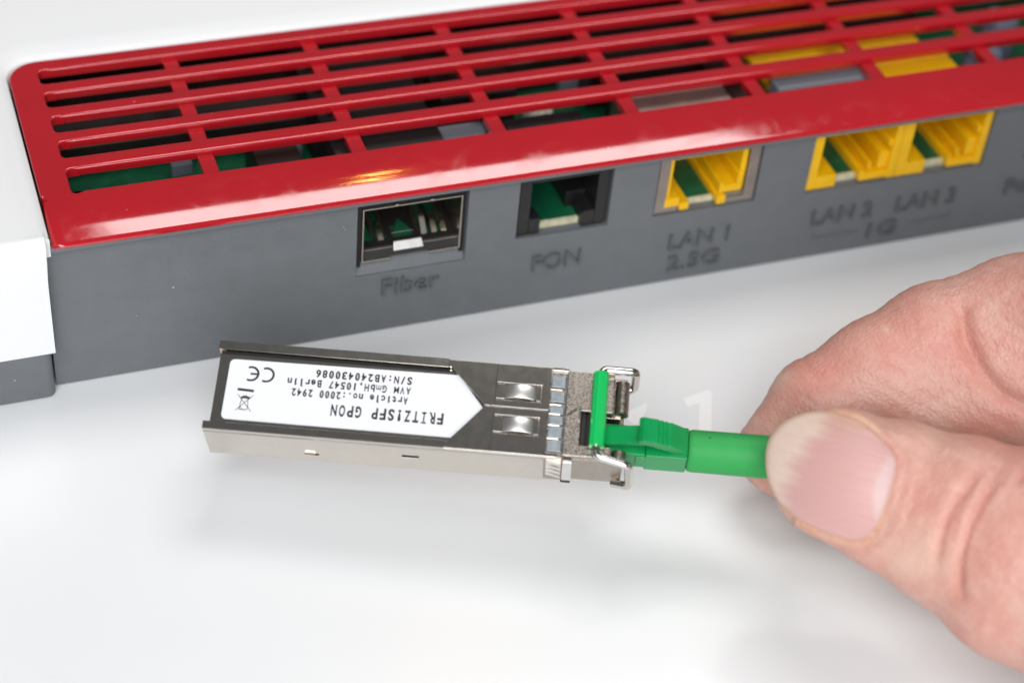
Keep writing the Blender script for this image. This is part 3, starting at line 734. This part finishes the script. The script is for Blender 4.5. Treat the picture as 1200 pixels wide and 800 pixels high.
P0 = np.array((81.7, -58.7, 19.9)); SC = 9.83
def local(X): D = X - P0; return np.stack([D @ cR, -(D @ cU)], -1)
def lp(pts): return np.array([((a - 975) / SC, (b - 562) / SC) for a, b in pts])
def smooth_curve(P, closed, k=6):
    P = np.array(P); n = len(P); out = []
    for i in range(n if closed else n - 1):
        if closed: p0, p1, p2, p3 = P[(i-1) % n], P[i], P[(i+1) % n], P[(i+2) % n]
        else: p0, p1, p2, p3 = P[max(i-1, 0)], P[i], P[i+1], P[min(i+2, n-1)]
        for j in range(k):
            t = j / k
            out.append(0.5 * ((2*p1) + (-p0+p2)*t + (2*p0-5*p1+4*p2-p3)*t*t + (-p0+3*p1-3*p2+p3)*t**3))
    if not closed: out.append(P[-1])
    return np.array(out)
nail = smooth_curve(lp([(1041,548),(1036,567),(1027,596),(1015,626),(998,634),(978,631),(957,622),(936,610),(919,593),(909,572),(906,548),(910,525),(923,507),(941,496),(962,491),(984,493),(1006,501),(1026,518),(1037,532)]), True, 5)
def dist_poly(Q, P, closed=True):
    n = len(P); best = np.full(len(Q), 1e9); par = np.zeros(len(Q)); inside = np.zeros(len(Q), bool)
    for i in range(n if closed else n - 1):
        a, b = P[i], P[(i+1) % n]; ab = b - a
        t = np.clip(((Q - a) @ ab) / (ab @ ab), 0, 1); d = np.linalg.norm(Q - a - t[:, None] * ab, axis=1)
        m = d < best; best[m] = d[m]; par[m] = (i + t[m]) / n
        if closed:
            c = ((a[1] > Q[:, 1]) != (b[1] > Q[:, 1])); xx = np.where(c, (b[0]-a[0]) * (Q[:, 1]-a[1]) / (b[1]-a[1] + 1e-12) + a[0], -1e9)
            inside ^= c & (Q[:, 0] < xx)
    return best, par, inside
Q = local(HV); depth = (HV - P0) @ cF
front = (HN @ cF < 0.1) & (depth > -14) & (depth < 7.5)
dn, par, ins = dist_poly(Q, nail)
sel = front & ins & (HN @ cF < -0.35)
def basis(q): x, y = q[:, 0], q[:, 1]; return np.stack([np.ones_like(x), x, y, x*x, x*y, y*y], -1)
coef = np.linalg.lstsq(basis(Q[sel]), depth[sel], rcond=None)[0]
nz = basis(Q) @ coef
nearnail = front & (np.abs(depth - nz) < 3.5) & ((dn < 3) | ins)
# nail bed and the skin fold round it
H = np.zeros(len(HV))
m = nearnail & ins; tgt = nz + 0.85
w_ = np.clip(dn / 0.55, 0, 1)
HV[m] += ((tgt - depth) * w_)[m][:, None] * cF
is_free = (Q[:, 0] < lp([(935, 0)])[0, 0])
m2 = nearnail & ~ins & ~is_free
bump_ = np.exp(-((dn - 0.55) / 0.5) ** 2) * 0.3
H[m2] += bump_[m2]
edge = nearnail & ~ins & (dn < 1.6) & ~is_free
wgt = np.clip(1 - dn / 1.6, 0, 1)
HV[edge] += ((nz + 0.05 - depth) * wgt)[edge][:, None] * cF
# creases over the thumb joint and the index finger
crease = np.zeros(len(HV))
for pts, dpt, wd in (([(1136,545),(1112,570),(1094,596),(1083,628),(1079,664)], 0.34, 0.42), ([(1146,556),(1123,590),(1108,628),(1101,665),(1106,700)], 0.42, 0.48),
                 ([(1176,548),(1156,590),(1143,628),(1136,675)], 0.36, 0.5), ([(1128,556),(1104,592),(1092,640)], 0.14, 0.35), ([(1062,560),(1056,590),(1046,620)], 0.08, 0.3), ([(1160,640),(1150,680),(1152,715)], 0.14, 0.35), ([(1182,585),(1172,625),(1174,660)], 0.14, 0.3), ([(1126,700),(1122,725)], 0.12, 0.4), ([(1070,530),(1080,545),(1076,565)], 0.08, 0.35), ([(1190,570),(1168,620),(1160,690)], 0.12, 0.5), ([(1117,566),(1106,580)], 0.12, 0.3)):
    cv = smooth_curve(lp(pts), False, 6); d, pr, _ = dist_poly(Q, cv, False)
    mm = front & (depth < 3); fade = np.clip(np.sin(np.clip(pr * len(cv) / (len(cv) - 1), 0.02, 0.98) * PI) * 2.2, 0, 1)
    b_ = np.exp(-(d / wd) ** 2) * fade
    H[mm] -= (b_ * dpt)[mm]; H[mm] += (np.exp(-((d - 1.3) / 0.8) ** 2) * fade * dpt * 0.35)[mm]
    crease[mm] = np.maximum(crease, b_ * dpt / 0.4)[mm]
back = (HN @ cF < 0.25) & (depth > 3)
for pts, dpt, wd in (([(973,425),(976,440),(984,457)], 0.10, 0.35), ([(1102,378),(1106,392),(1105,402)], 0.08, 0.4), ([(1152,300),(1154,318),(1150,334)], 0.12, 0.5), ([(1160,372),(1163,405),(1178,440),(1200,470),(1240,492)], 0.9, 1.0)):
    cv = smooth_curve(lp(pts), False, 6); d, pr, _ = dist_poly(Q, cv, False)
    b_ = np.exp(-(d / wd) ** 2); H[back] -= (b_ * dpt)[back]; crease[back] = np.maximum(crease, b_ * min(dpt, .5))[back]
HV = HV + HN * H[:, None]
# low, broad unevenness of flesh
ph = np.array([[.31,.12,.22],[.13,.37,.17],[.25,.21,.34]])
HV += HN * (0.05 * np.sin(HV @ ph[0] * 1.9) * np.sin(HV @ ph[1] * 2.3 + 1) + 0.05 * np.sin(HV @ ph[2] * 5 + 2) * np.sin(HV @ ph[0] * 4))[:, None]
def blob(px, py, r, lo=-99, hi=99): 
    c = lp([(px, py)])[0]; d = np.linalg.norm(Q - c, axis=1) * SC
    return np.exp(-(d / r) ** 2) * ((depth > lo) & (depth < hi))
red = 0.9*blob(985,445,35,3) + 0.8*blob(1100,400,45,3) + 0.5*blob(935,480,40,3) + 0.6*blob(1055,590,30,-20,3) + 0.5*blob(1150,600,60,-20,3) + 0.9*blob(1190,520,40) + 0.4*blob(1040,440,50,3) + 0.5*blob(1165,440,40,3) + 0.35*blob(1075,540,30,-20,3)
pale = 0.9*blob(940,452,16,3) + 0.6*blob(1090,505,40,-20,3) + 0.8*blob(1020,497,20,-20,3) + 0.5*blob(1070,640,40,-20,3) + 0.9*blob(1071,392,4,3) + 0.5*blob(1050,660,20,-20,3)
yel = 0.45 * np.exp(-(dn / 0.7) ** 2) * nearnail * (Q[:, 0] < 5.5)
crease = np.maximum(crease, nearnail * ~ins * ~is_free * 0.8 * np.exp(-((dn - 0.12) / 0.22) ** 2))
along = np.where(depth < 3, Q @ np.array([0.86, 0.5]), Q @ np.array([0.9, -0.43])); across = np.where(depth < 3, Q @ np.array([-0.5, 0.86]), Q @ np.array([0.43, 0.9]))
def attr(me, name, arr):
    a = me.attributes.new(name, 'FLOAT', 'POINT'); a.data.foreach_set('value', np.asarray(arr, np.float32))

def skin_material():
    m = mat('skin', (0.60, 0.33, 0.25), 0.43, spec=0.45)
    nt = m.node_tree; n = nt.nodes; L = nt.links; b = n['Principled BSDF']
    b.inputs['Subsurface Weight'].default_value = 0.12
    b.inputs['Subsurface Radius'].default_value = (1.0, 0.35, 0.18); b.inputs['Subsurface Scale'].default_value = 0.0016
    tc = n.new('ShaderNodeTexCoord')
    def noise(sc, det=4, rough=0.6):
        x = n.new('ShaderNodeTexNoise'); x.inputs['Scale'].default_value = sc; x.inputs['Detail'].default_value = det; x.inputs['Roughness'].default_value = rough
        L.new(tc.outputs['Object'], x.inputs['Vector']); return x.outputs['Fac']
    def mix(fac, a, c):
        x = n.new('ShaderNodeMix'); x.data_type = 'RGBA'
        if isinstance(fac, float): x.inputs[0].default_value = fac
        else: L.new(fac, x.inputs[0])
        for i, v in ((6, a), (7, c)):
            if isinstance(v, tuple): x.inputs[i].default_value = (*v, 1)
            else: L.new(v, x.inputs[i])
        return x.outputs[2]
    def at(nm, k=1.0):
        x = n.new('ShaderNodeAttribute'); x.attribute_name = nm
        y = n.new('ShaderNodeMath'); y.operation = 'MULTIPLY'; y.inputs[1].default_value = k; y.use_clamp = True
        L.new(x.outputs['Fac'], y.inputs[0]); return y.outputs[0]
    r = n.new('ShaderNodeMapRange'); r.inputs[1].default_value = 0.35; r.inputs[2].default_value = 0.68; L.new(noise(110, 5), r.inputs[0])
    c = mix(r.outputs[0], (0.66, 0.38, 0.31), (0.60, 0.275, 0.22))
    r2 = n.new('ShaderNodeMapRange'); r2.inputs[1].default_value = 0.45; r2.inputs[2].default_value = 0.75; r2.inputs[4].default_value = 0.6; L.new(noise(620, 4), r2.inputs[0])
    c = mix(r2.outputs[0], c, (0.70, 0.45, 0.37))
    r3 = n.new('ShaderNodeMapRange'); r3.inputs[1].default_value = 0.5; r3.inputs[2].default_value = 0.72; r3.inputs[4].default_value = 0.6; L.new(noise(260, 4), r3.inputs[0])
    c = mix(r3.outputs[0], c, (0.58, 0.235, 0.19))
    c = mix(at('red', 0.5), c, (0.60, 0.20, 0.155)); c = mix(at('pale', 0.6), c, (0.78, 0.55, 0.42))
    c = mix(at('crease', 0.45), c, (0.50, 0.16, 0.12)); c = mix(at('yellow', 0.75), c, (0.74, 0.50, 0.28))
    L.new(c, b.inputs['Base Color'])
    v = n.new('ShaderNodeTexVoronoi'); v.inputs['Scale'].default_value = 1900; v.feature = 'F1'
    w = n.new('ShaderNodeTexNoise'); w.inputs['Scale'].default_value = 500
    L.new(tc.outputs['Object'], w.inputs['Vector'])
    va = n.new('ShaderNodeVectorMath'); va.operation = 'MULTIPLY_ADD'; va.inputs[1].default_value = (0.0008,)*3
    L.new(w.outputs['Color'], va.inputs[0]); L.new(tc.outputs['Object'], va.inputs[2]); L.new(va.outputs[0], v.inputs['Vector'])
    b1 = n.new('ShaderNodeBump'); b1.inputs['Strength'].default_value = 0.5; b1.inputs['Distance'].default_value = 0.00016
    L.new(v.outputs['Distance'], b1.inputs['Height'])
    b2 = n.new('ShaderNodeBump'); b2.inputs['Strength'].default_value = 0.35; b2.inputs['Distance'].default_value = 0.0004
    L.new(noise(420, 4), b2.inputs['Height']); L.new(b1.outputs[0], b2.inputs['Normal'])
    cx = n.new('ShaderNodeCombineXYZ')
    for i, (nm, k) in enumerate((('along', 2.2), ('across', 0.45))):
        a_ = n.new('ShaderNodeAttribute'); a_.attribute_name = nm; q_ = n.new('ShaderNodeMath'); q_.operation = 'MULTIPLY'; q_.inputs[1].default_value = k
        L.new(a_.outputs['Fac'], q_.inputs[0]); L.new(q_.outputs[0], cx.inputs[i])
    wr = n.new('ShaderNodeTexNoise'); wr.inputs['Scale'].default_value = 1.0; wr.inputs['Detail'].default_value = 5; wr.inputs['Distortion'].default_value = 0.6
    L.new(cx.outputs[0], wr.inputs['Vector'])
    b3 = n.new('ShaderNodeBump'); b3.inputs['Strength'].default_value = 0.3; b3.inputs['Distance'].default_value = 0.00035
    L.new(wr.outputs['Fac'], b3.inputs['Height']); L.new(b2.outputs[0], b3.inputs['Normal']); L.new(b3.outputs[0], b.inputs['Normal'])
    return m
M_skin = skin_material()
hme = bpy.data.meshes.new('hand')
hme.from_pydata((HV * U).tolist(), [], HF.tolist()); hme.materials.append(M_skin); hme.shade_smooth()
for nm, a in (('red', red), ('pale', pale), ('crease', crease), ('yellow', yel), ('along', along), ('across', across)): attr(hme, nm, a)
hand = bpy.data.objects.new('hand', hme); C.objects.link(hand)
hand['label'] = 'bare hand pinching the green cable between thumb and index finger'; hand['category'] = 'hand'

# nail: a thin curved plate
def nail_material():
    m = mat('nail', (0.72, 0.45, 0.40), 0.42, spec=0.45, coat=0.0)
    nt = m.node_tree; n = nt.nodes; L = nt.links; b = n['Principled BSDF']
    b.inputs['Coat Roughness'].default_value = 0.25
    b.inputs['Subsurface Weight'].default_value = 0.15; b.inputs['Subsurface Scale'].default_value = 0.001
    b.inputs['Subsurface Radius'].default_value = (1, .5, .4)
    def at(nm):
        x = n.new('ShaderNodeAttribute'); x.attribute_name = nm; return x.outputs['Fac']
    def mix(fac, a, c):
        x = n.new('ShaderNodeMix'); x.data_type = 'RGBA'; L.new(fac, x.inputs[0])
        for i, v in ((6, a), (7, c)):
            if isinstance(v, tuple): x.inputs[i].default_value = (*v, 1)
            else: L.new(v, x.inputs[i])
        return x.outputs[2]
    c = mix(at('lunula'), (0.64, 0.365, 0.34), (0.68, 0.52, 0.50))
    c = mix(at('free'), c, (0.80, 0.63, 0.52)); c = mix(at('rim'), c, (0.60, 0.37, 0.21))
    L.new(c, b.inputs['Base Color'])
    st = n.new('ShaderNodeAttribute'); st.attribute_name = 'stria'
    nz_ = n.new('ShaderNodeTexNoise'); nz_.noise_dimensions = '1D'; nz_.inputs['Scale'].default_value = 1.6; nz_.inputs['Detail'].default_value = 4
    L.new(st.outputs['Fac'], nz_.inputs['W'])
    bp = n.new('ShaderNodeBump'); bp.inputs['Strength'].default_value = 0.7; bp.inputs['Distance'].default_value = 0.0003
    L.new(nz_.outputs['Fac'], bp.inputs['Height']); L.new(bp.outputs[0], b.inputs['Normal'])
    return m
cen = nail.mean(0); rings = [i / 22 for i in range(1, 21)] + [0.94, 0.97, 0.99, 1.0]
nv = [cen]; rho = [0.0]
for r in rings:
    for p in nail: nv.append(cen + (p - cen) * r); rho.append(r)
nv = np.array(nv); rho = np.array(rho)
zz = basis(nv) @ coef - 0.08
dE, pE, _ = dist_poly(nv, nail)
freeside = nv[:, 0] < lp([(955, 0)])[0, 0]
zz += np.where(rho > 0.985, 0.28, 0) + np.clip(1 - dE / 0.45, 0, 1) ** 2 * 0.15
XYZ = P0 + nv[:, :1] * cR - nv[:, 1:] * cU + zz[:, None] * cF
N1 = len(nail); fs = [(0, 1 + j, 1 + (j+1) % N1) for j in range(N1)]
for i in range(len(rings) - 1):
    for j in range(N1):
        k = (j+1) % N1; fs.append((1 + i*N1 + j, 1 + (i+1)*N1 + j, 1 + (i+1)*N1 + k, 1 + i*N1 + k))
nme = bpy.data.meshes.new('nail'); nme.from_pydata((XYZ * U).tolist(), [], fs); nme.materials.append(nail_material()); nme.shade_smooth()
# bands across the nail
pxs = nv * SC + np.array([975, 562])
ax = ((pxs - np.array([905, 548])) @ np.array([0.945, 0.33]))       # distance from the free edge along the nail
tr = ((pxs - np.array([905, 548])) @ np.array([-0.33, 0.945]))
free_edge = 33 + 0.0022 * (tr - 5) ** 2 + 7 * (tr < -25) * np.clip((-25 - tr) / 20, 0, 1)
attr(nme, 'free', np.clip((free_edge + 3 * np.sin(tr * 0.21) + 2 * np.sin(tr * 0.53 + 1) - ax + 8) / 20, 0, 1) ** 1.4 * 0.8)
lc = np.array([1056, 578]); dl = np.sqrt(((pxs - lc) @ np.array([0.945, 0.33]) / 44) ** 2 + ((pxs - lc) @ np.array([-0.33, 0.945]) / 56) ** 2)
attr(nme, 'lunula', np.clip((1 - dl) / 0.14, 0, 1) * 0.6)
attr(nme, 'rim', np.clip(1 - dE / 0.3, 0, 1) * 0.75 + 0.45 * np.exp(-(((pxs[:, 0] - 1003) / 38) ** 2 + ((pxs[:, 1] - 501) / 13) ** 2))); attr(nme, 'stria', tr / SC * 1.5)
no = bpy.data.objects.new('nail', nme); C.objects.link(no); no.parent = hand
sd = no.modifiers.new('thick', 'SOLIDIFY'); sd.thickness = 0.3 * U; sd.offset = -1
